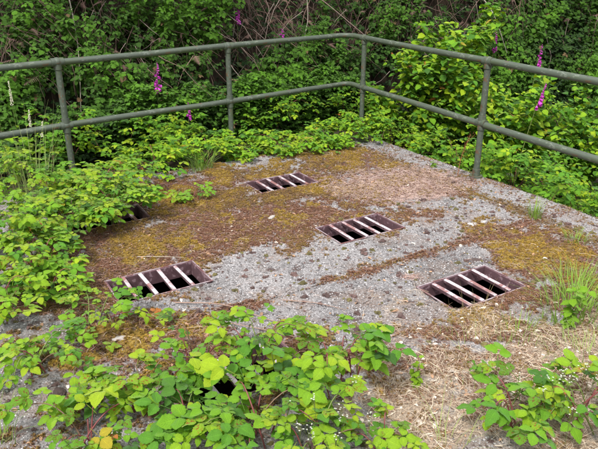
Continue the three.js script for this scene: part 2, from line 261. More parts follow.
// ---------------------------------------------------------------- railing
{
  const t = thing('railing', 'grey green painted tubular steel railing along the back and right of the slab', 'railing');
  const A = [-2.139, -5.678], B = [-0.75, -6.83], K = [0.595, -7.944], C = [0.768, -7.584], D = [1.682, -5.684];
  const e = [0.7698, -0.6383], d = [0.4335, 0.9012], L0 = [A[0] - e[0] * 2.2, A[1] - e[1] * 2.2], R1 = [D[0] + d[0] * 2.6, D[1] + d[1] * 2.6];
  const rail = (hl, hk, hc, hr, cut) => {
    const p = (q, y) => V3(q[0], y, q[1]), k0 = [K[0] - e[0] * cut, K[1] - e[1] * cut], k1 = [K[0] + d[0] * cut, K[1] + d[1] * cut];
    const path = new THREE.CurvePath(); path.add(new THREE.LineCurve3(p(L0, hl), p(k0, hk))); path.add(new THREE.QuadraticBezierCurve3(p(k0, hk), p(K, (hk + hc) / 2), p(k1, hc))); path.add(new THREE.LineCurve3(p(k1, hc), p(R1, hr)));
    const pts = path.getSpacedPoints(160); pts.forEach((q, i) => { q.y += 0.006 * vn(i * 0.09, hl * 9); });
    const g = new THREE.TubeGeometry(new THREE.CatmullRomCurve3(pts), 320, 0.0295, 14); const u = g.attributes.uv; for (let i = 0; i < u.count; i++) u.setXY(i, u.getX(i) * 9, u.getY(i) * 0.4); return g;
  };
  mesh('top_rail', rail(1.1, 1.1, 1.1, 1.1, 0.2), paintMat, t); mesh('middle_rail', rail(0.535, 0.515, 0.53, 0.545, 0.16), paintMat, t);
  const cyl = (r, h, seg = 16) => { const g = new THREE.CylinderGeometry(r, r, h, seg); const u = g.attributes.uv; for (let i = 0; i < u.count; i++) u.setXY(i, u.getX(i) * 0.4, u.getY(i) * h * 1.5); return g; };
  [[A, e, 0.53], [B, e, 0.518], [C, d, 0.532], [D, d, 0.545]].forEach(([q, dir, mid], k) => {
    const base = standH(q[0], q[1]), h = 1.08 - base, g = cyl(0.0285, h + 0.04); g.translate(0, base - 0.02 + h / 2, 0); mesh('post', g, paintMat, t).position.set(q[0], 0, q[1]);
    const fit = (y, top) => {
      const s = new THREE.SphereGeometry(0.041, 18, 12); s.translate(0, y, 0);
      const c1 = cyl(0.0365, 0.11); c1.rotateZ(Math.PI / 2); c1.rotateY(-Math.atan2(dir[1], dir[0])); c1.translate(0, y, 0);
      const c2 = cyl(0.0355, top ? 0.06 : 0.13); c2.translate(0, top ? y - 0.035 : y, 0);
      mesh('pipe_joint', mergeGeometries([s, c1, c2]), paintMat, t).position.set(q[0], 0, q[1]);
    };
    fit(1.1, true); fit(mid, false);
    const f = cyl(0.062, 0.014, 20); f.translate(0, base + 0.008, 0); const f2 = cyl(0.037, 0.07); f2.translate(0, base + 0.045, 0); mesh('base_flange', mergeGeometries([f, f2]), paintMat, t).position.set(q[0], 0, q[1]);
  });
}

// ---------------------------------------------------------------- leaves
function leafTex(vein, dark, worn = 0) { // pinnate veins on a slightly mottled blade; u runs from base to tip
  return dataTex(256, 128, (i, j) => {
    const t = i / 255, s = Math.abs(j / 127 - 0.5) * 2, mid = sst(0.09, 0.02, s), ph = (t - s * 0.32) * 8, fr = Math.abs(ph - Math.round(ph)), side = sst(0.13, 0.03, fr) * 0.55;
    const m = 0.8 + 0.09 * fbm(i * 0.04, j * 0.08, 3) + dark * 0.1 * vn(i * 0.15, j * 0.3), v = Math.max(mid, side) * vein, ed = 1 - 0.12 * sst(0.75, 1, s);
    const b = worn * Math.max(sst(0.3, 0.42, fbm(i * 0.022 + 50, j * 0.044 + 9, 4) + 0.12 * sst(0.6, 1, s)), 0.9 * sst(0.62, 0.75, vn(i * 0.11 + 7, j * 0.22)));
    return [mixf(clamp((m + v * 1.2) * ed), 1, b), mixf(clamp((m + v) * ed), 0.24, b), clamp((m + v * 0.9) * ed)];
  });
}
const leafBump = dataTex(256, 128, (i, j) => { const t = i / 255, s = Math.abs(j / 127 - 0.5) * 2, ph = (t - s * 0.32) * 8, fr = Math.abs(ph - Math.round(ph)) * 2, v = 0.25 + 0.7 * Math.sqrt(fr) * sst(0, 0.14, s); return [v, v, v]; }, false);
const leafMap = leafTex(0.14, 1), wornLeafMap = leafTex(0.14, 1, 1);
function leafMaterial(c, worn) { return new THREE.MeshPhysicalMaterial({ color: c, map: worn ? wornLeafMap : leafMap, bumpMap: leafBump, bumpScale: 0.0016, roughness: 0.9, clearcoat: 0.1, clearcoatRoughness: 0.45, specularIntensity: 0.35, transmission: 0.42, thickness: 0, side: THREE.DoubleSide }); }
const LM = {
  young: [leafMaterial(lin(0.28, 0.49, 0.012)), leafMaterial(lin(0.22, 0.44, 0.012)), leafMaterial(lin(0.37, 0.53, 0.014)), leafMaterial(lin(0.25, 0.46, 0.012), 1)],
  mid: [leafMaterial(lin(0.15, 0.37, 0.014)), leafMaterial(lin(0.11, 0.31, 0.018)), leafMaterial(lin(0.19, 0.42, 0.014)), leafMaterial(lin(0.14, 0.34, 0.014), 1)],
  dark: [leafMaterial(lin(0.068, 0.2, 0.018)), leafMaterial(lin(0.09, 0.24, 0.022)), leafMaterial(lin(0.055, 0.16, 0.018)), leafMaterial(lin(0.075, 0.2, 0.02), 1)],
  turned: [leafMaterial(lin(0.5, 0.36, 0.03)), leafMaterial(lin(0.48, 0.4, 0.025)), leafMaterial(lin(0.55, 0.2, 0.03)), leafMaterial(lin(0.4, 0.42, 0.03), 1)],
};
const bankLeafMat = new THREE.MeshPhysicalMaterial({ color: 0xffffff, map: leafMap, roughness: 0.9, clearcoat: 0.08, clearcoatRoughness: 0.4, specularIntensity: 0.35, transmission: 0.36, thickness: 0, side: THREE.DoubleSide });
const caneMat = new THREE.MeshStandardMaterial({ color: lin(0.14, 0.085, 0.05), roughness: 0.7 }), redCaneMat = new THREE.MeshStandardMaterial({ color: lin(0.19, 0.05, 0.05), roughness: 0.6 }), greenCaneMat = new THREE.MeshStandardMaterial({ color: lin(0.12, 0.16, 0.035), roughness: 0.7 });
function leaflet(G, o, F, N, L, W, q) { // one toothed, folded, drooping blade
  const S = F.clone().cross(N).normalize(), n = q.n, cs = q.fine ? [-1, -0.5, 0, 0.5, 1] : [-1, 0, 1], rows = [];
  for (let k = 0; k <= n; k++) {
    const t = k / n, w = W * Math.pow(Math.sin(Math.PI * Math.pow(t, 0.78)), 0.85) * (1 + (k > 0 && k < n ? q.ser * (k % 2 ? 1 : -1) : 0)), row = [];
    for (const c of cs) {
      const lift = q.fold * Math.abs(c) * w - q.droop * L * t * t - q.cup * w * c * c + q.wave * w * Math.sin(t * 9 + c * 2) * Math.abs(c), a = t * L * (1 - 0.12 * Math.abs(q.droop)) - 0.07 * L * (1 - Math.abs(c)) * 0, b = w * c;
      row.push(G.v(o.x + F.x * a + S.x * b + N.x * lift, o.y + F.y * a + S.y * b + N.y * lift, o.z + F.z * a + S.z * b + N.z * lift, t, 0.5 + 0.5 * c));
    }
    rows.push(row);
  }
  for (let k = 0; k < n; k++) for (let c = 0; c < cs.length - 1; c++) { const a = rows[k][c], b = rows[k][c + 1], d = rows[k + 1][c], e = rows[k + 1][c + 1]; G.t(a, b, d); G.t(b, e, d); }
}
function compound(r, fine, count, W = 0.34) { // 3 or 5 leaflets on a stalk, leaflet length 1 = unit
  const G = new Geo(), pet = 0.55 + 0.5 * r(), end = V3(pet, 0.08 + 0.12 * r(), 0), q = () => ({ n: fine ? 11 : 4, fine, ser: fine ? 0.075 : 0.05, fold: 0.05 + 0.55 * r(), droop: 0.05 + 0.5 * r() * r() + 0.1 * r(), cup: 0.05 + 0.25 * r(), wave: fine ? 0.06 + 0.1 * r() : 0 });
  tubeAlong(G, [V3(0, 0, 0), V3(pet * 0.5, end.y * 0.7, 0), end], 0.028, 0.02, 3);
  const one = (ang, off, L, roll) => { const F = V3(Math.cos(ang), 0.1 * (r() - 0.5), Math.sin(ang)).normalize(), N = V3(0.15 * (r() - 0.5), 1, roll).normalize(); N.addScaledVector(F, -N.dot(F)).normalize(); leaflet(G, end.clone().addScaledVector(F, off), F, N, L, L * W * (0.92 + 0.2 * r()), q()); };
  if (count >= 3) { const o = G.v(0, 0, 0); void o; }
  one(0.12 * (r() - 0.5), 0.22 + 0.12 * r(), 1, 0.2 * (r() - 0.5));
  for (const s of [-1, 1]) one(s * (1.12 + 0.3 * r()), 0.06, 0.86, s * (0.12 + 0.25 * r()));
  if (count === 5) for (const s of [-1, 1]) one(s * (2.0 + 0.25 * r()), 0.05, 0.6, s * 0.3);
  return G.build();
}
const rl = rng(77), FINE = [], LOW = [], SINGLE = [];
for (let k = 0; k < 14; k++) FINE.push(compound(rl, true, k > 11 ? 5 : 3, 0.31 + 0.1 * rl()));
for (let k = 0; k < 4; k++) LOW.push(compound(rl, false, 3, 0.36));
for (let k = 0; k < 3; k++) { const G = new Geo(); leaflet(G, V3(0.1, 0, 0), V3(1, 0, 0), V3(0, 1, 0), 1, 0.42, { n: 5, fine: false, ser: 0.08, fold: 0.2, droop: 0.25 + 0.1 * k, cup: 0.1, wave: 0 }); SINGLE.push(G.build()); }
function leafMatrix(p, az, tilt, r, s) {
  const F = V3(Math.cos(az), -0.12 + 0.3 * (r() - 0.5), Math.sin(az)).normalize(), N = V3((r() - 0.5) * tilt * 2 + 0.12, 1, (r() - 0.5) * tilt * 2 + 0.12).normalize();
  F.addScaledVector(N, -F.dot(N) * 0.8).normalize(); return basis(p, F, N, s);
}
function pick(pal, r) { let q = r(); for (const [k, w] of pal) { if ((q -= w) < 0) return k; } return pal[0][0]; }
// A bramble: canes arching out of one root, a compound leaf at each node. Positions are those of the middle of its foliage on the ground.
function bramble(name, label, o) {
  const r = rng(o.seed), y0 = o.y ?? standH(o.x, o.z), t = thing(name, label, o.category ?? 'bramble', [o.x, y0, o.z], 0, o.group), canes = [], near = o.leaves !== undefined, pal = o.pal ?? PAL.mixed;
  const n = o.canes ?? 7, rx = o.rx, rz = o.rz ?? o.rx * 0.85;
  for (let k = 0; k < n; k++) {
    const a = k / n * Math.PI * 2 + r() * 0.9, q = 0.55 + 0.5 * r(), ex = Math.cos(a) * rx * q, ez = Math.sin(a) * rz * q, hh = o.h * (0.55 + 0.6 * r());
    let ey = hh * (0.35 + 0.45 * r()); const gy = standH(o.x + ex, o.z + ez) - y0; ey = Math.max(ey + Math.min(0, gy), gy + 0.03);
    const pts = curvePts(V3((r() - 0.5) * rx * 0.5, -0.03, (r() - 0.5) * rz * 0.5), V3(ex * (0.3 + 0.25 * r()), hh * 1.45, ez * (0.3 + 0.25 * r())), V3(ex, ey, ez), 9); canes.push(pts);
    const G = new Geo(); tubeAlong(G, pts, 0.0042, 0.0018, 5); mesh('cane', G.build(), r() < 0.45 ? redCaneMat : r() < 0.6 ? greenCaneMat : caneMat, t);
  }
  const place = (k) => {
    const c = canes[k % n], f = 0.22 + 0.78 * Math.pow(r(), 0.8), i = Math.min(8, Math.floor(f * 9)), p = c[i].clone().lerp(c[i + 1], f * 9 - i);
    p.x += (r() - 0.5) * rx * 0.32; p.z += (r() - 0.5) * rz * 0.32; p.y += (r() - 0.35) * o.h * 0.3; p.y = Math.max(p.y, standH(o.x + p.x, o.z + p.z) - y0 + 0.02);
    return [leafMatrix(p, Math.atan2(p.z, p.x) + (r() - 0.5) * 2.6, o.tilt ?? 0.38, r, (o.size ?? 0.058) * (0.45 + 0.85 * r())), p.y / o.h];
  };
  if (near) for (let k = 0; k < o.leaves; k++) {
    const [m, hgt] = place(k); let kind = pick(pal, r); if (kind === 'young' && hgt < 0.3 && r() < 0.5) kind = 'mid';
    const l = mesh('leaf', FINE[Math.floor(r() * 14)], LM[kind][Math.floor(r() * 4)], t); m.decompose(l.position, l.quaternion, l.scale);
  }
  if (o.mass) {
    const sets = LOW.map(() => []);
    for (let k = 0; k < o.mass; k++) { const [m, hgt] = place(k), kind = pick(pal, r), c = LM[kind][Math.floor(r() * 3)].color.clone().multiplyScalar(0.8 + 0.3 * r()); void hgt; sets[Math.floor(r() * LOW.length)].push([m, c]); }
    sets.forEach((s) => s.length && instanced('foliage', LOW[sets.indexOf(s)], bankLeafMat, s, t));
  }
  if (o.flowers) {
    const G = new Geo(), W = new Geo();
    for (let k = 0; k < o.flowers; k++) {
      const c = canes[Math.floor(r() * n)], p = c[5 + Math.floor(r() * 4)].clone().add(V3((r() - 0.5) * rx * 0.8, 0.0 + 0.05 * r(), (r() - 0.5) * rz * 0.8)), top = p.clone().add(V3((r() - 0.5) * 0.04, 0.05, (r() - 0.5) * 0.04));
      tubeAlong(G, [p.clone().add(V3(0, -0.12, 0)), p, top], 0.0012, 0.0008, 3);
      for (let b = 0; b < 6; b++) { const w = top.clone().add(V3((r() - 0.5) * 0.036, (r() - 0.5) * 0.028, (r() - 0.5) * 0.036)); tubeAlong(G, [p, w], 0.0009, 0.0007, 3); for (let s = 0; s < 5; s++) { const a = s / 5 * 6.28 + r(), x = Math.cos(a) * 0.003, z = Math.sin(a) * 0.003, i = W.v(w.x, w.y, w.z), j = W.v(w.x + x - z * 0.4, w.y + 0.003, w.z + z + x * 0.4), l = W.v(w.x + x * 1.5, w.y + 0.002, w.z + z * 1.5), m = W.v(w.x + x + z * 0.4, w.y + 0.003, w.z + z - x * 0.4); W.t(i, j, l); W.t(i, l, m); } }
    }
    mesh('flower_stalks', G.build(), greenCaneMat, t).userData.kind = 'stuff'; const f = mesh('flowers', W.build(), petalMat, t); f.userData.label = 'tiny white flowers'; f.userData.kind = 'stuff';
  }
  return t;
}
const petalMat = new THREE.MeshStandardMaterial({ color: lin(0.56, 0.58, 0.5), roughness: 0.8, side: THREE.DoubleSide });
const PAL = {
  bright: [['young', 0.62], ['mid', 0.34], ['dark', 0.03], ['turned', 0.01]], mixed: [['young', 0.58], ['mid', 0.35], ['dark', 0.055], ['turned', 0.015]],
  deep: [['mid', 0.62], ['dark', 0.28], ['young', 0.1]], midgreen: [['mid', 0.6], ['dark', 0.05], ['young', 0.35]], yellow: [['young', 0.72], ['turned', 0.08], ['mid', 0.2]],
};

// ---------------------------------------------------------------- foreground brambles, each leaf its own part
const NEAR = 'brambles sprawling over the near side of the slab';
const near = (label, x, z, rx, h, leaves, pal, seed, more = {}) => bramble('bramble_plant', label, { x, z, rx, h, leaves, pal, seed, group: more.group ?? NEAR, ...more });
near('low bramble at the left edge of the view beside bare grey concrete', -1.28, -2.62, 0.3, 0.2, 74, PAL.mixed, 201, { size: 0.05 });
near('small bramble shoots below the left end of the second grate', -1.12, -3.06, 0.32, 0.16, 76, PAL.bright, 202, { size: 0.046 });
near('bramble with big dark oval leaves between bare concrete and the buried grate', -0.72, -2.36, 0.19, 0.22, 24, PAL.midgreen, 203, { size: 0.078, canes: 5 });
near('bramble at the bottom left corner with one orange leaf', -0.87, -2.12, 0.32, 0.18, 84, PAL.mixed, 204, { size: 0.058 });
near('bright bramble shoot below the front edge of the second grate', -0.5, -2.62, 0.2, 0.24, 30, PAL.bright, 205, { size: 0.056, canes: 5 });
near('shady bramble left of the buried grate', -0.47, -2.2, 0.2, 0.18, 46, PAL.deep, 206, { size: 0.066 });
near('yellow green upright bramble growing through the back of the buried grate', -0.22, -2.58, 0.27, 0.33, 56, PAL.bright, 207, { size: 0.058 });
near('dense bramble in front of the buried grate at the bottom edge of the view', -0.2, -2.14, 0.3, 0.22, 84, PAL.midgreen, 208, { size: 0.068 });
near('bramble with yellow tips standing against the grey concrete right of the buried grate', 0.15, -2.46, 0.22, 0.34, 42, PAL.bright, 209, { size: 0.062 });
near('bramble with tiny white flowers at the bottom edge of the view', 0.08, -2.06, 0.24, 0.22, 60, PAL.mixed, 210, { size: 0.062, flowers: 13 });
near('yellowing bramble with red stalks beside the straw', 0.33, -2.06, 0.16, 0.16, 28, PAL.yellow, 211, { size: 0.052, canes: 4 });
near('dark leaved bramble spray reaching right over the concrete', 0.26, -2.5, 0.12, 0.34, 13, PAL.midgreen, 212, { size: 0.07, canes: 3 });
near('dark green bramble on the straw at the lower right', 0.93, -2.2, 0.2, 0.2, 40, PAL.midgreen, 213, { size: 0.066, canes: 5 });
near('bramble with tiny white flowers in the lower right corner', 1.24, -2.2, 0.26, 0.24, 70, PAL.mixed, 214, { size: 0.062, flowers: 18 });
const LEFT = 'bramble thicket left of the slab';
const left = (label, x, z, rx, h, leaves, pal, seed, more = {}) => near(label, x, z, rx, h, leaves, pal, seed, { group: LEFT, canes: 9, size: 0.05, mass: Math.round(leaves * 0.5), ...more });
left('bramble bush behind the left thicket below the first railing post', -2.15, -4.95, 0.52, 0.4, 170, PAL.mixed, 221);
left('bramble bush right of the first railing post base', -1.72, -5.15, 0.46, 0.3, 160, PAL.bright, 222);
left('bramble bush at the left edge of the view in the middle of the thicket', -2.0, -4.05, 0.45, 0.36, 190, PAL.bright, 223);
left('bramble bush in the middle of the left thicket', -1.72, -4.35, 0.42, 0.34, 190, PAL.bright, 224);
left('bramble bush leaning over the half hidden far left grate', -1.47, -4.6, 0.43, 0.32, 280, PAL.bright, 225);
left('front bramble bush of the left thicket beside the brown moss', -1.68, -3.66, 0.34, 0.27, 160, PAL.mixed, 226);
left('lowest bramble of the left thicket creeping onto the brown litter', -1.5, -3.38, 0.22, 0.16, 70, PAL.bright, 227);
left('bramble at the left edge of the view below the thicket', -1.72, -3.15, 0.28, 0.26, 70, PAL.mixed, 228);
left('shaded bramble behind the first railing post at the left edge of the view', -2.85, -5.6, 0.5, 0.5, 130, PAL.midgreen, 229);
left('pale bramble clump on the mossy slab below the grass tuft', -0.9, -5.1, 0.2, 0.1, 34, PAL.bright, 230, { mass: 0, canes: 6 });
// ---------------------------------------------------------------- undergrowth along the railing, leaves too small to pick apart
const RAILG = 'bramble bushes under the railing';
const far = (label, x, z, rx, h, mass, pal, seed, more = {}) => bramble('bramble_bush', label, { x, z, rx, h, mass, pal, seed, canes: 10, size: 0.052, group: RAILG, ...more });
far('bramble bush between the first post and the second post, nearest the first', -1.5, -5.95, 0.5, 0.34, 330, PAL.bright, 241);
far('bramble bush just left of the second railing post', -1.0, -6.4, 0.45, 0.34, 330, PAL.bright, 242);
far('bramble bush at the foot of the second railing post', -0.6, -6.6, 0.42, 0.26, 300, PAL.bright, 243);
far('bramble bush right of the second railing post', -0.15, -6.72, 0.5, 0.28, 380, PAL.bright, 244);
far('bramble bush under the middle of the back railing', 0.3, -6.95, 0.45, 0.28, 360, PAL.bright, 245);
far('bramble bush at the corner post of the railing', 0.7, -7.25, 0.4, 0.36, 320, PAL.bright, 246);
far('bramble bush beyond the slab corner right of the corner post', 1.15, -7.2, 0.42, 0.4, 320, PAL.mixed, 247);
far('dark bramble bush behind the back railing left of the second post', -1.5, -6.95, 0.6, 0.55, 420, PAL.midgreen, 248);
far('dark bramble bush behind the back railing at the first post', -2.4, -6.3, 0.6, 0.6, 420, PAL.midgreen, 249);
far('dark bramble bush behind the middle of the back railing', -0.3, -7.85, 0.65, 0.5, 420, PAL.midgreen, 250);
far('dark bramble bush behind the railing corner', 0.7, -8.4, 0.6, 0.55, 400, PAL.midgreen, 251);
const SLOPE = 'bramble bushes on the low ground right of the slab';
[['bramble bush beside the slab edge left of the fourth railing post', 1.75, -6.75, 0.45], ['bramble bush beside the slab edge at the fourth railing post', 2.15, -5.95, 0.45], ['bramble bush beside the slab edge right of the fourth railing post', 2.55, -5.3, 0.42], ['bramble bush beside the slab edge at the right edge of the view', 2.95, -4.7, 0.42], ['bramble bush one step below the slab edge behind the fourth post', 2.7, -6.4, 0.5], ['bramble bush below the lower rail at the right edge of the view', 3.2, -5.7, 0.5]].forEach(([l, x, z, rx], k) => far(l, x, z, rx, 0.62 - 0.06 * (k > 1) - 0.1 * (k === 3), 360, PAL.midgreen, 260 + k, { y: groundH(x, z), group: SLOPE, size: 0.056 }));

// ---------------------------------------------------------------- shrubs right of the railing
const barkMat = new THREE.MeshStandardMaterial({ color: lin(0.13, 0.095, 0.065), roughness: 0.95 });
function shrub(label, x, z, rx, ry, n, pal, seed, size = 0.075) {
  const r = rng(seed), y0 = groundH(x, z), t = thing('leafy_shrub', label, 'shrub', [x, y0, z], 0, 'shrubs right of the railing'), G = new Geo(), tips = [];
  for (let k = 0; k < 16; k++) {
    const a = k / 16 * 6.28 + r(), q = 0.35 + 0.65 * r(), e = V3(Math.cos(a) * rx * q, ry * (0.45 + 0.6 * r()) * Math.sqrt(Math.max(0, 1 - 0.6 * q * q)), Math.sin(a) * rx * q), pts = curvePts(V3((r() - 0.5) * 0.15, -0.05, (r() - 0.5) * 0.15), V3(e.x * 0.3, e.y * 0.75, e.z * 0.3), e, 8);
    tubeAlong(G, pts, 0.014, 0.003, 6); for (let s = 2; s <= 8; s++) tips.push([pts[s], s / 8]);
    for (let s = 0; s < 4; s++) { const b = pts[3 + s], f = b.clone().add(V3((r() - 0.5) * 0.6 * rx, (r() - 0.2) * 0.35 * ry, (r() - 0.5) * 0.6 * rx)); tubeAlong(G, [b, b.clone().lerp(f, 0.5).add(V3(0, 0.03, 0)), f], 0.005, 0.002, 4); tips.push([f, 1], [b.clone().lerp(f, 0.6), 0.9]); }
  }
  mesh('stems', G.build(), barkMat, t);
  const sets = SINGLE.map(() => []);
  for (let k = 0; k < n; k++) { const [c] = tips[Math.floor(r() * tips.length)], p = c.clone().add(V3((r() - 0.5) * 0.22, (r() - 0.45) * 0.2, (r() - 0.5) * 0.22)), col = LM[pick(pal, r)][Math.floor(r() * 3)].color.clone().multiplyScalar(0.75 + 0.4 * r()); sets[k % 3].push([leafMatrix(p, r() * 6.28, 0.55, r, size * (0.65 + 0.6 * r())), col]); }
  sets.forEach((s, k) => instanced('crown', SINGLE[k], bankLeafMat, s, t));
}
shrub('tall pale green shrub behind the upper rail left of the fourth post', 1.75, -7.95, 1.02, 2.3, 8000, PAL.mixed, 301, 0.08);
shrub('pale green shrub behind the fourth post', 2.5, -7.4, 0.8, 1.75, 4000, PAL.mixed, 302, 0.08);
shrub('dark shrub behind the right rail near the purple foxgloves', 3.45, -7.4, 0.9, 1.5, 3600, PAL.midgreen, 303, 0.07);
shrub('dark shrub at the right edge of the view behind the rails', 3.75, -6.1, 0.75, 1.1, 2800, PAL.midgreen, 304, 0.065);

// unseen trees added on the bank top; their crowns lean out to shade it
[['unseen hazel tree added to shade the bank at the left', -4.6, -8.3], ['unseen hazel tree added to shade the bank above the second railing post', -1.6, -10.4], ['unseen hazel tree added to shade the bank above the railing corner', 1.4, -11.6], ['unseen hazel tree added to shade the bank at the right', 4.6, -11.6]].forEach(([label, x, z], i) => {
  const r = rng(320 + i), y0 = groundH(x, z), t = thing('added_shade_tree', label, 'tree', [x, y0 - 0.1, z], 0, 'unseen trees added on top of the bank to shade it'), G = new Geo(), tips = [], lx = -x * 0.12, lz = 1.5;
  for (let k = 0; k < 9; k++) { const a = k * 2.4, q = 0.5 + 1.5 * r(), e = V3(lx + Math.cos(a) * q, 1.4 + 2.6 * r(), lz + Math.sin(a) * q), pts = curvePts(V3(0.2 * Math.cos(a), 0, 0.2 * Math.sin(a)), V3(e.x * 0.3, e.y * 0.8, e.z * 0.3), e, 10); tubeAlong(G, pts, 0.06, 0.012, 7); for (let j = 4; j <= 10; j++) tips.push(pts[j]); }
  mesh('trunk', G.build(), barkMat, t);
  const L = []; for (let k = 0; k < 8500; k++) { const p = tips[Math.floor(r() * tips.length)].clone().add(V3((r() - 0.5) * 1.3, (r() - 0.5) * 0.9, (r() - 0.5) * 1.3)); L.push([leafMatrix(p, r() * 6.28, 0.5, r, 0.13 * (0.7 + 0.6 * r())), LM.mid[k % 3].color.clone().multiplyScalar(0.6 + 0.3 * r())]); }
  instanced('crown', SINGLE[0], bankLeafMat, L, t);
});

// ---------------------------------------------------------------- the bank: a mass of bramble and ivy with dead stems hanging through it
{
  const r = rng(400), sets = LOW.map(() => []), ivy = SINGLE.map(() => []);
  const normal = (x, z) => { const e = 0.15; return V3(groundH(x - e, z) - groundH(x + e, z), 2 * e, groundH(x, z - e) - groundH(x, z + e)).normalize(); };
  let made = 0;
  for (let k = 0; k < 600000 && made < 130000; k++) {
    const x = -6.5 + r() * 14.5, z = -11.8 + r() * 9.5, d = bankDist(x, z); if (d < -0.5 || d > 3) continue;
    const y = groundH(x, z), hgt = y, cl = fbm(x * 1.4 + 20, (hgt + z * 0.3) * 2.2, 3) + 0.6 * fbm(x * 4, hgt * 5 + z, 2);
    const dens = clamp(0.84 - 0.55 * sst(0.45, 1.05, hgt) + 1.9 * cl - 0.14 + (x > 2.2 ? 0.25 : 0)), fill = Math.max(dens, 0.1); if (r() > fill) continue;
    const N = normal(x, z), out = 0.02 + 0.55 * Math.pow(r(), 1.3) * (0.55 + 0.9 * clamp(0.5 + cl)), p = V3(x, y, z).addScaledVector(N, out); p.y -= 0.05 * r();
    const bright = clamp(0.3 - (hgt > 0.9 ? 0.08 : 0) + 1.25 * cl + 0.25 * (r() - 0.5));  // shade put into the colour of leaves high up, bramble and ivy alike
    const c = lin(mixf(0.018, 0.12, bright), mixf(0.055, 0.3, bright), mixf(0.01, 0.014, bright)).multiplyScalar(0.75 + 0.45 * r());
    if (r() < 0.02) c.setRGB(0.2, 0.13, 0.06);
    const nn = N.clone().multiplyScalar(0.55).add(V3((r() - 0.5) * 1.1, 0.65, (r() - 0.5) * 1.1)).normalize(), F = V3((r() - 0.5) * 2, -0.35 - 0.3 * r(), (r() - 0.5) * 2 + 0.6).normalize(); F.addScaledVector(nn, -F.dot(nn)).normalize();
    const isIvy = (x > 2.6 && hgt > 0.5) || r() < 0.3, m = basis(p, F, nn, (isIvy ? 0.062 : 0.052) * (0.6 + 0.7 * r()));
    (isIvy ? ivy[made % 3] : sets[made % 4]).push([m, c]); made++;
  }
  const GB_ = new THREE.Group(); GB_.name = 'bank_undergrowth'; scene.add(GB_); tag(GB_, 'tangled brambles and ivy covering the shady bank behind the railing', 'undergrowth', null, 'stuff');
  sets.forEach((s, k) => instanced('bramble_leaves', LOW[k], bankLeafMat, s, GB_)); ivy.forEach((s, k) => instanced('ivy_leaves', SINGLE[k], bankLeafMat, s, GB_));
  // dead stems and last year's bracken
  const stem = new Geo(); tubeAlong(stem, [V3(0, 0, 0), V3(0.25, 0.05, 0.02), V3(0.5, 0.07, -0.02), V3(0.75, 0.03, 0.03), V3(1, -0.07, 0)], 0.0065, 0.003, 4); const sg = stem.build(), st = [], fr = [];
  const frond = new Geo(); for (let k = 0; k < 9; k++) { const x = 0.15 + k * 0.09, l = 0.3 * (1 - k * 0.09); for (const s of [-1, 1]) { const a = frond.v(x, 0, 0), b = frond.v(x + 0.05, 0.0, 0), c = frond.v(x + 0.1, -0.06 * l / 0.3, s * l); frond.t(a, b, c); } } tubeAlong(frond, [V3(0, 0, 0), V3(1, -0.05, 0)], 0.012, 0.004, 3); const fg = frond.build();
  for (let k = 0; k < 24000; k++) {
    const x = -6 + r() * 13.5, z = -11.5 + r() * 8.5, d = bankDist(x, z); if (d < 0.1 || d > 3) continue;
    const y = groundH(x, z), dens = sst(0.3, 0.95, y) * (0.3 + 0.9 * clamp(0.5 + fbm(x * 1.3 + 70, z * 1.3, 3) * 1.5)); if (r() > dens) continue;
    const N = normal(x, z), p = V3(x, y, z).addScaledVector(N, 0.1 + 0.5 * r()), F = V3((r() - 0.5) * 1.6, -1 + 0.7 * r(), 0.35 * (r() - 0.3)).normalize();
    const tn = 0.7 + 0.7 * r(), pale = r() < 0.12;
    st.push([basis(p, F, N, 0.25 + 0.65 * r()), pale ? lin(0.3 * tn, 0.24 * tn, 0.21 * tn) : lin(0.165 * tn, 0.105 * tn, 0.085 * tn)]);
    if (r() < 0.25) fr.push([basis(p.clone().addScaledVector(N, 0.03), V3((r() - 0.5) * 2, -0.6 * r(), 0.8).normalize(), V3(r() - 0.5, 1, r() - 0.2).normalize(), 0.08 + 0.12 * r()), lin(0.17 * tn, 0.1 * tn, 0.085 * tn)]);
  }
  const stemMat = new THREE.MeshStandardMaterial({ roughness: 0.95, side: THREE.DoubleSide });
  instanced('dead_stem_tangle', sg, stemMat, st, scene, 'tangle of dry brown bramble stems in the upper bank', 'dead stems');
  instanced('dead_bracken', fg, stemMat, fr, scene, 'withered pinkish brown bracken fronds on the upper bank', 'dead bracken');
}
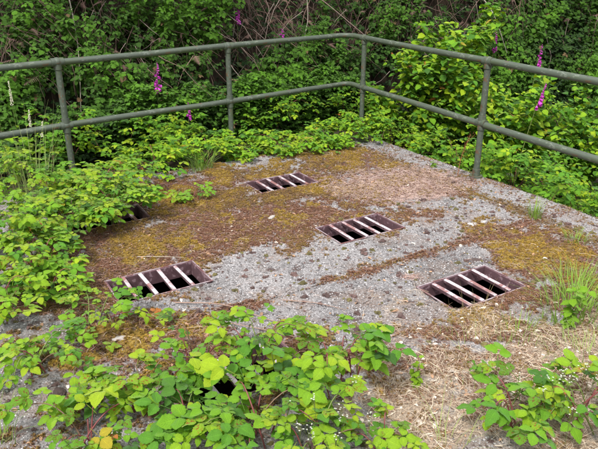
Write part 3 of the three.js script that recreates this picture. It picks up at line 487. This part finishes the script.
// long pale dead canes that stand out one by one
{
  const m1 = new THREE.MeshStandardMaterial({ color: lin(0.34, 0.3, 0.25), roughness: 0.9 }), m2 = new THREE.MeshStandardMaterial({ color: lin(0.23, 0.16, 0.14), roughness: 0.9 });
  const cane = (label, pts, r0, m) => { const c = new THREE.CatmullRomCurve3(pts.map((p) => V3(...p))).getPoints(24), G = new Geo(); tubeAlong(G, c, r0, r0 * 0.5, 6); tag(mesh('dead_cane', G.build(), m, scene), label, 'dead stem', 'long dead canes on the bank'); };
  cane('long straight pale cane hanging above the left rail right of the first post', [[-2.55, 1.75, -7.35], [-2.42, 1.1, -7.1], [-2.4, 0.35, -6.85]], 0.008, m1);
  cane('thin pale cane standing left of the purple foxglove behind the upper rail', [[-1.55, 1.7, -8.2], [-1.5, 1.2, -8.0], [-1.62, 0.6, -7.7]], 0.006, m1);
  cane('brown cane slanting down to the right above the railing corner', [[-0.2, 1.75, -8.9], [0.25, 1.5, -8.75], [0.85, 1.05, -8.5]], 0.008, m2);
  cane('pale cane leaning over the upper rail near the upper foxgloves on the right', [[2.1, 1.75, -8.6], [2.45, 1.35, -8.4], [2.65, 0.85, -8.2]], 0.008, m1);
  cane('pale cane at the top edge of the view above the second post', [[-0.95, 1.8, -8.9], [-0.85, 1.3, -8.75], [-0.9, 0.75, -8.4]], 0.007, m1);
  cane('hooked brown cane hanging beside the second post', [[-0.65, 1.7, -8.8], [-0.4, 1.4, -8.7], [-0.45, 0.9, -8.4]], 0.006, m2);
  cane('curved pale cane hanging between the second post and the railing corner', [[0.1, 1.6, -8.9], [0.12, 1.2, -8.75], [-0.02, 0.7, -8.55]], 0.006, m1);
  cane('thin brown cane slanting across the top left corner of the view', [[-3.9, 1.6, -6.9], [-3.4, 1.35, -6.8], [-2.95, 0.95, -6.75]], 0.007, m2);
}

// ---------------------------------------------------------------- foxgloves
{
  const bellMat = new THREE.MeshPhysicalMaterial({ color: lin(0.6, 0.05, 0.52), roughness: 0.8, transmission: 0.25, thickness: 0, side: THREE.DoubleSide }), bell = new THREE.LatheGeometry([[0.003, 0], [0.006, 0.005], [0.0085, 0.016], [0.0105, 0.03], [0.0145, 0.04]].map(([a, b]) => new THREE.Vector2(a, b)), 8);
  const fox = (label, x, z, y, len, lx, lz, seed, s = 1) => {
    const r = rng(seed), y0 = groundH(x, z), t = thing('foxglove', label, 'foxglove', [x, y0, z], 0, 'purple foxgloves'), h = y - y0, G = new Geo();
    const at = (k) => V3(lx * k * k, k * (h + len), lz * k * k), pts = []; for (let k = 0; k <= 10; k++) pts.push(at(k / 10)); tubeAlong(G, pts, 0.007, 0.002, 6); mesh('stem', G.build(), greenCaneMat, t);
    const bells = [], n = Math.max(8, Math.round(len * 85)), f0 = h / (h + len);
    for (let k = 0; k < n; k++) {
      const f = k / n, p = at(f0 + (1 - f0) * f), a = 0.6 + (r() - 0.5) * 3.6, sc = s * (1.25 - 0.95 * f), g = bell.clone(); g.scale(sc, sc, sc); g.rotateX(Math.PI * (0.62 + 0.16 * r() - 0.25 * f)); g.rotateY(Math.PI / 2 - a + Math.PI / 2 * 0); g.translate(p.x, p.y, p.z); bells.push(g);
    }
    mesh('flower_spike', mergeGeometries(bells), bellMat, t);
    for (let k = 0; k < 7; k++) { const l = mesh('leaf', SINGLE[k % 3], LM.midLow, t); leafMatrix(at(Math.min(0.8, 0.08 + k * 0.07)), k * 2.4, 0.3, r, 0.2 - 0.018 * k).decompose(l.position, l.quaternion, l.scale); }
  };
  LM.midLow = new THREE.MeshPhysicalMaterial({ color: lin(0.09, 0.17, 0.03), map: leafMap, roughness: 0.9, transmission: 0.3, thickness: 0, side: THREE.DoubleSide });
  fox('tall purple foxglove between the two rails left of the second post', -1.57, -6.95, 0.62, 0.3, 0.03, 0, 501, 1.05);
  fox('small purple foxglove just above the lower rail left of the second post', -1.2, -6.75, 0.36, 0.17, 0, 0, 502, 0.8);
  fox('thin purple foxglove at the top edge of the view above the second post', -0.8, -8.4, 1.22, 0.2, 0.03, 0, 503);
  fox('purple foxglove high on the bank above the middle of the back railing', -0.22, -8.45, 0.98, 0.16, 0, 0, 504);
  fox('slim purple foxglove above the upper rail at the fourth post', 2.5, -8.45, 0.86, 0.24, 0.06, 0, 505);
  fox('purple foxglove crossing behind the upper rail right of the fourth post', 2.72, -7.5, 0.76, 0.28, 0.1, 0, 506, 1.0);
  fox('leaning purple foxglove below the upper rail at the right', 2.26, -6.3, 0.57, 0.24, 0.2, 0, 507, 1.0);
}

// ---------------------------------------------------------------- grass tufts, seedlings, dock, twigs
function bladeGeo(r, n, h, spread, w, bend) {
  const G = new Geo();
  for (let k = 0; k < n; k++) {
    const a = r() * 6.28, q = Math.sqrt(r()) * spread * 0.4, l = h * (0.45 + 0.65 * r()), o = V3(Math.cos(a) * q, 0, Math.sin(a) * q), b = a + (r() - 0.5), be = bend * (0.3 + r()), S = V3(-Math.sin(b), 0, Math.cos(b)); let prev = null;
    for (let s = 0; s <= 5; s++) { const t = s / 5, x = be * l * t * t, y = l * (t - 0.35 * be * t * t), ww = w * (1 - t * 0.92), p = V3(o.x + Math.cos(b) * x, y, o.z + Math.sin(b) * x), i = G.v(p.x + S.x * ww, p.y, p.z + S.z * ww, t, 0.3), j = G.v(p.x - S.x * ww, p.y, p.z - S.z * ww, t, 0.7); if (prev) { G.t(prev[0], prev[1], i); G.t(i, prev[1], j); } prev = [i, j]; }
  }
  return G.build();
}
{
  const gm = (c) => new THREE.MeshPhysicalMaterial({ color: c, roughness: 0.85, transmission: 0.35, thickness: 0, side: THREE.DoubleSide }), fresh = gm(lin(0.2, 0.33, 0.03)), pale = gm(lin(0.3, 0.38, 0.11)), dry = gm(lin(0.46, 0.36, 0.17));
  const tuft = (label, x, z, n, h, sp, w, bend, m, seed) => { const t = thing('grass_tuft', label, 'grass tuft', [x, standH(x, z) - 0.005, z], 0, 'grass tufts'); mesh('blades', bladeGeo(rng(seed), n, h, sp, w, bend), m, t); return t; };
  tuft('bright green grass tuft at the back of the slab left of the second post', -0.98, -6.0, 130, 0.26, 0.3, 0.0035, 0.7, fresh, 601);
  tuft('tall pale grass standing in the left thicket', -2.2, -4.9, 70, 0.85, 0.45, 0.003, 0.35, pale, 602);
  tuft('small yellow green grass tuft on the slab near the right edge strip', 1.9, -4.7, 60, 0.2, 0.16, 0.003, 0.6, fresh, 603);
  tuft('small grass patch on the edge strip at the right edge of the view', 2.03, -4.2, 46, 0.12, 0.22, 0.003, 0.9, fresh, 604);
  tuft('big light green grass tuft right of the right hand grate', 1.6, -3.16, 120, 0.28, 0.5, 0.0042, 0.9, fresh, 605);
  tuft('thin dry stalks in front of the right hand grate', 0.98, -3.02, 16, 0.34, 0.4, 0.0016, 0.3, dry, 606);
  tuft('thin green blades at the bottom left corner of the view', -1.28, -2.12, 26, 0.22, 0.16, 0.003, 0.8, fresh, 607);
  tuft('sparse green blades on the straw below the right hand grate', 1.2, -2.95, 40, 0.17, 0.35, 0.0022, 0.6, fresh, 608);
  tuft('pale grass blades poking through the straw at the bottom of the view', 0.62, -2.08, 34, 0.2, 0.3, 0.002, 0.9, pale, 609);
  tuft('thin green grass at the right edge of the view between the moss and the straw', 1.72, -3.45, 110, 0.2, 0.5, 0.003, 0.8, fresh, 611);
  tuft('fine pale grass at the right edge of the view just above the lower right bramble', 1.48, -2.72, 90, 0.18, 0.5, 0.0024, 0.9, pale, 612);
  tuft('scattered green wisps in the straw between the right hand grate and the lower right bramble', 0.95, -2.62, 60, 0.12, 1.0, 0.0018, 0.8, pale, 610);
  // leafy seedlings
  const sprig = (label, x, z, h, n, seed, mat, size) => { const r = rng(seed), t = thing('seedling', label, 'seedling', [x, standH(x, z), z], 0, 'leafy seedlings on the slab'); for (let s = 0; s < 4; s++) { const G = new Geo(), e = V3((r() - 0.5) * h, h * (0.6 + 0.5 * r()), (r() - 0.5) * h), pts = curvePts(V3(0, 0, 0), V3(e.x * 0.2, e.y * 0.6, e.z * 0.2), e, 8); tubeAlong(G, pts, 0.002, 0.001, 4); mesh('stem', G.build(), greenCaneMat, t); for (let k = 0; k < n; k++) { const l = mesh('leaf', SINGLE[k % 3], mat, t); leafMatrix(pts[Math.min(8, 1 + Math.floor(k / n * 8))], k * 2.4 + s, 0.5, r, size * (0.7 + 0.6 * r())).decompose(l.position, l.quaternion, l.scale); } } };
  sprig('bright green leafy seedling beside the grass right of the right hand grate', 1.5, -3.02, 0.26, 14, 621, LM.young[1], 0.045);
  sprig('small feathery green seedling on the straw in front of the right hand grate', 0.56, -2.5, 0.13, 8, 622, LM.young[0], 0.026);
  sprig('tiny green seedling on the edge of the pink litter below the lower rail', 1.35, -6.0, 0.06, 5, 623, LM.young[1], 0.03);
  sprig('small green seedling on the straw left of the lower right bramble', 0.88, -2.55, 0.1, 6, 624, LM.mid[0], 0.03);
  // cream flower spikes at the left edge
  { const r = rng(650), x = -2.75, z = -6.0, t = thing('meadowsweet', 'cream flower spikes at the left edge of the view between the rails', 'wildflower', [x, standH(x, z), z]), S = new Geo(), cream = new THREE.MeshStandardMaterial({ color: lin(0.62, 0.6, 0.46), roughness: 0.9, side: THREE.DoubleSide });
    for (const [dx, dz, h] of [[0, 0, 0.98], [0.17, 0.05, 0.72], [0.3, 0.1, 0.62], [-0.12, 0.1, 0.85]]) { const W = new Geo(), e = V3(dx, h, dz); tubeAlong(S, [V3(dx * 0.3, 0, dz * 0.3), V3(dx * 0.8, h * 0.6, dz), e], 0.003, 0.0015, 4); for (let k = 0; k < 130; k++) { const f = r(), w = 0.03 * (1 - 0.7 * f), p = V3(dx * (0.92 + 0.08 * f) + (r() - 0.5) * w, h * (0.78 + 0.24 * f), dz + (r() - 0.5) * w), a = W.v(p.x, p.y, p.z), b = W.v(p.x + 0.008, p.y + 0.004 * r(), p.z + 0.004), c = W.v(p.x + 0.003, p.y + 0.009, p.z - 0.004 * r()); W.t(a, b, c); } mesh('flower_spike', W.build(), cream, t); }
    mesh('stems', S.build(), greenCaneMat, t); }
  // loose lumps
  { const lump = (name, label, cat, x, z, sx, sy, sz, c, seed) => { const g = new THREE.IcosahedronGeometry(1, 4), p = g.attributes.position; for (let i = 0; i < p.count; i++) { const a = p.getX(i), b = p.getY(i), d = p.getZ(i), k = 1 + 0.3 * fbm(a * 1.6 + seed, d * 1.6 + b * 1.3, 3) + 0.14 * vn(a * 7 + b * 5, d * 7 + seed); p.setXYZ(i, a * k * sx, b * k * sy, d * k * sz); } g.computeVertexNormals(); const o = mesh(name, g, new THREE.MeshStandardMaterial({ color: c, roughness: 0.95 }), scene); o.position.set(x, standH(x, z) + sy * 0.4, z); o.rotation.y = seed; tag(o, label, cat); };
    lump('concrete_chip', 'pale flat chip of concrete on the brown litter above the middle grate', 'concrete chip', -0.22, -4.68, 0.04, 0.01, 0.02, lin(0.36, 0.33, 0.3), 1.2);
    lump('moss_clump', 'dark clump of dead moss on bare concrete at the bottom left', 'moss clump', -1.14, -2.44, 0.05, 0.02, 0.032, lin(0.045, 0.03, 0.026), 2.1);
    lump('concrete_chip', 'pale chip of concrete beside the bramble at the second grate', 'concrete chip', -0.98, -2.92, 0.04, 0.01, 0.024, lin(0.34, 0.31, 0.29), 3.3); }
  // rusty dock
  const rust = new THREE.MeshStandardMaterial({ color: lin(0.3, 0.11, 0.05), roughness: 0.9 }), rd = rng(640), t = thing('dock_plant', 'rusty brown dock stalk standing on the slab left of the fourth post', 'dock', [1.52, standH(1.52, -5.72), -5.72]);
  const G = new Geo(), S = new Geo(), pts = curvePts(V3(0, 0, 0), V3(0.0, 0.2, 0), V3(0.09, 0.4, -0.02), 10); tubeAlong(G, pts, 0.004, 0.002, 5);
  for (let k = 0; k < 90; k++) { const p = pts[3 + Math.floor(rd() * 8)].clone().add(V3((rd() - 0.5) * 0.05, (rd() - 0.5) * 0.05, (rd() - 0.5) * 0.05)), a = S.v(p.x, p.y, p.z), b = S.v(p.x + 0.012 * (rd() - 0.5), p.y + 0.012, p.z + 0.006), c = S.v(p.x + 0.01, p.y + 0.004 * rd(), p.z - 0.008); S.t(a, b, c); }
  for (let k = 0; k < 3; k++) { const q = pts[4 + 2 * k], e = q.clone().add(V3((k - 1) * 0.07, 0.1, 0.03)); tubeAlong(G, [q, q.clone().lerp(e, 0.5), e], 0.002, 0.001, 4); }
  mesh('stalk', G.build(), rust, t); mesh('seeds', S.build(), new THREE.MeshStandardMaterial({ color: lin(0.33, 0.14, 0.06), roughness: 0.9, side: THREE.DoubleSide }), t);
  // twigs
  const tw = new THREE.MeshStandardMaterial({ color: lin(0.3, 0.2, 0.16), roughness: 0.9 }), twp = new THREE.MeshStandardMaterial({ color: lin(0.5, 0.44, 0.36), roughness: 0.9 });
  const twig = (label, p, m, r0) => { const G = new Geo(); tubeAlong(G, new THREE.CatmullRomCurve3(p.map(([x, z, y]) => V3(x, standH(x, z) + y, z))).getPoints(16), r0, r0 * 0.5, 5); tag(mesh('twig', G.build(), m, scene), label, 'twig', 'twigs lying on the slab'); };
  twig('long thin brown twig in front of the second grate', [[-0.75, -3.32, 0.01], [-0.45, -3.25, 0.02], [-0.15, -3.1, 0.012], [0.15, -2.95, 0.01]], tw, 0.004);
  twig('thin brown twig lying beside the yellow green bramble', [[-0.55, -3.12, 0.01], [-0.25, -3.02, 0.02], [0.02, -2.9, 0.012]], tw, 0.0032);
  twig('straight pale straw on the brown moss above the second grate', [[-1.12, -3.93, 0.012], [-0.95, -3.94, 0.014], [-0.8, -3.94, 0.012]], twp, 0.0025);
  twig('short brown twig on the grey concrete between the grates', [[-0.1, -3.35, 0.01], [0.1, -3.3, 0.015], [0.28, -3.22, 0.01]], tw, 0.003);
}

// ---------------------------------------------------------------- what lies on the slab: moss, needles, stones, straw, dead leaves
{
  const r = rng(700), inView = () => { const x = -2.2 + r() * 4.9, z = -7.1 + r() * 5.3; return [x, z]; };
  const tuftG = new Geo(); for (let k = 0; k < 6; k++) { const a = k * 1.05, c = Math.cos(a), s = Math.sin(a), i = tuftG.v(c * 0.15 - s * 0.25, 0, s * 0.15 + c * 0.25), j = tuftG.v(c * 0.15 + s * 0.25, 0, s * 0.15 - c * 0.25), l = tuftG.v(c * 0.55, 0.75 + 0.25 * (k % 2), s * 0.55); tuftG.t(i, l, j); } const tg = tuftG.build();
  const needle = new Geo(); tubeAlong(needle, [V3(-0.5, 0, 0), V3(-0.15, 0.05, 0.03), V3(0.2, 0.05, 0.0), V3(0.5, 0, -0.05)], 0.03, 0.018, 3); const ng = needle.build();
  const straw = new Geo(); tubeAlong(straw, [V3(-0.5, 0, 0), V3(-0.2, 0.07, 0.05), V3(0.15, 0.08, -0.02), V3(0.5, 0.01, 0.08)], 0.011, 0.006, 3); const sgm = straw.build();
  const stone = new THREE.IcosahedronGeometry(1, 1), sp = stone.attributes.position; for (let i = 0; i < sp.count; i++) { const v = V3().fromBufferAttribute(sp, i), k = 1 + 0.25 * vn(v.x * 2.1 + 9, v.y * 2.1 + v.z * 1.7); sp.setXYZ(i, v.x * k, v.y * k * 0.6, v.z * k * 0.8); } stone.computeVertexNormals();
  const flake = new Geo(); { const rows = []; for (let k = 0; k <= 3; k++) { const t = k / 3, w = 0.28 * Math.sin(Math.PI * (0.08 + 0.84 * t)), row = []; for (const c of [-1, 0, 1]) row.push(flake.v(t - 0.5, 0.06 + 0.28 * c * c * w + 0.1 * Math.sin(t * 5), c * w)); rows.push(row); } for (let k = 0; k < 3; k++) for (let c = 0; c < 2; c++) { flake.t(rows[k][c], rows[k][c + 1], rows[k + 1][c]); flake.t(rows[k][c + 1], rows[k + 1][c + 1], rows[k + 1][c]); } } const fg = flake.build();
  const moss = [], need = [], stones = [], straws = [], flakes = [], clods = [];
  const up = V3(0, 1, 0), flat = (x, z, dy, s, tilt) => { const a = r() * 6.28, N = V3((r() - 0.5) * tilt, 1, (r() - 0.5) * tilt).normalize(), F = V3(Math.cos(a), 0, Math.sin(a)); F.addScaledVector(N, -F.dot(N)).normalize(); return basis(V3(x, topH(x, z) + dy, z), F, N, s); };
  void up;
  for (let k = 0; k < 420000; k++) {
    const [x, z] = inView(); if (!onSlab(x, z)) continue;
    const c = cover(x, z), q = r(), tn = 0.65 + 0.7 * r();
    if (q < 0.3 && r() < c.moss) { const hue = sst(-0.3, 0.5, c.n2 + 0.5 * c.n + 0.5 * c.n3) * 0.75 + 0.25 * r(); moss.push([flat(x, z, -0.002, 0.008 + 0.01 * r(), 0.7), lin(mixf(0.16, 0.33, hue) * tn, mixf(0.095, 0.215, hue) * tn, mixf(0.042, 0.028, hue) * tn)]); }
    else if (q < 0.6 && r() < c.brown) { const ol = sst(-0.1, 0.5, c.n3 + c.n2 + 0.5 * (r() - 0.5)); moss.push([flat(x, z, -0.002, 0.007 + 0.009 * r(), 0.7), lin(mixf(0.2, 0.22, ol) * tn, mixf(0.095, 0.14, ol) * tn, mixf(0.055, 0.035, ol) * tn)]); }
    if (q < 0.75 && r() < Math.max(c.pink * 0.6, c.brown * 0.2, c.moss * 0.05, 0.02)) { const pl = r(); need.push([flat(x, z, 0.003 + 0.006 * r(), 0.018 + 0.028 * r(), 0.3), pl < 0.2 + 0.45 * c.pink ? lin(0.6 * tn, 0.45 * tn, 0.38 * tn) : pl < 0.72 ? lin(0.33 * tn, 0.19 * tn, 0.15 * tn) : lin(0.16 * tn, 0.085 * tn, 0.065 * tn)]); }
    const bare = 1 - Math.max(c.moss, c.brown, c.pink, c.straw);
    if (q > 0.55 && r() < bare * 0.6 + 0.03) { const g = r(), v = g < 0.3 ? 0.4 : g < 0.72 ? 0.27 : 0.12; stones.push([flat(x, z, 0.0005, 0.0018 + 0.0042 * Math.pow(r(), 2.2), 0.5), lin(v * tn, v * tn * 0.97, v * tn * 0.99)]); }
    if (q > 0.45 && r() < c.straw) { const w = r(); { const thick = 0.5 + 0.9 * r() * r(), ms = flat(x, z, 0.002 + 0.022 * r() * r(), 0.025 + 0.11 * r() * r(), 0.6); ms.multiply(new THREE.Matrix4().makeScale(1, thick, thick)); straws.push([ms, w < 0.5 ? lin(0.78 * tn, 0.65 * tn, 0.51 * tn) : w < 0.82 ? lin(0.5 * tn, 0.35 * tn, 0.24 * tn) : lin(0.15 * tn, 0.09 * tn, 0.06 * tn)]); } }
    if (q < (c.straw > 0.5 ? 0.045 : 0.022) && r() < 0.12 + c.brown * 0.5 + c.straw * 1.5 + c.pink * 0.3) flakes.push([flat(x, z, 0.002, 0.01 + 0.028 * r() * r() + 0.004, 0.7), r() < 0.12 + 0.4 * c.straw ? lin(0.62 * tn, 0.54 * tn, 0.46 * tn) : lin(0.3 * tn, 0.18 * tn, 0.11 * tn)]);
    if (q > 0.9945 && bare > 0.3) clods.push([flat(x, z, 0.002, 0.008 + 0.026 * r() * r(), 0.3), r() < 0.6 ? lin(0.09 * tn, 0.055 * tn, 0.05 * tn) : lin(0.1 * tn, 0.085 * tn, 0.03 * tn)]);
  }
  const two = (o) => new THREE.MeshStandardMaterial({ roughness: 0.95, side: THREE.DoubleSide, ...o }), clodG = stone.clone(), cp = clodG.attributes.position; for (let i = 0; i < cp.count; i++) { const k = 1 + 0.5 * vn(cp.getX(i) * 3 + 4, cp.getZ(i) * 3 + cp.getY(i) * 5); cp.setXYZ(i, cp.getX(i) * k, cp.getY(i) * k * 0.7, cp.getZ(i) * k); } clodG.computeVertexNormals();
  instanced('moss', tg, two(), moss, scene, 'olive and rust coloured moss cushions on the slab', 'moss');
  instanced('needle_litter', ng, two(), need, scene, 'pinkish brown dry needles scattered over the slab', 'litter');
  instanced('gravel', stone, two({ side: THREE.FrontSide, roughness: 0.8 }), stones, scene, 'small pale stones showing in the worn concrete', 'gravel');
  instanced('dry_straw', sgm, two(), straws, scene, 'pale dry grass stalks matted at the lower right', 'straw');
  instanced('dead_leaf_litter', fg, two(), flakes, scene, 'curled brown and bleached leaf scraps on the slab', 'leaf litter');
  instanced('moss_clods', clodG, two({ side: THREE.FrontSide }), clods, scene, 'dark lumps of dead moss on the bare concrete', 'moss');
}
renderer.render(scene, camera);
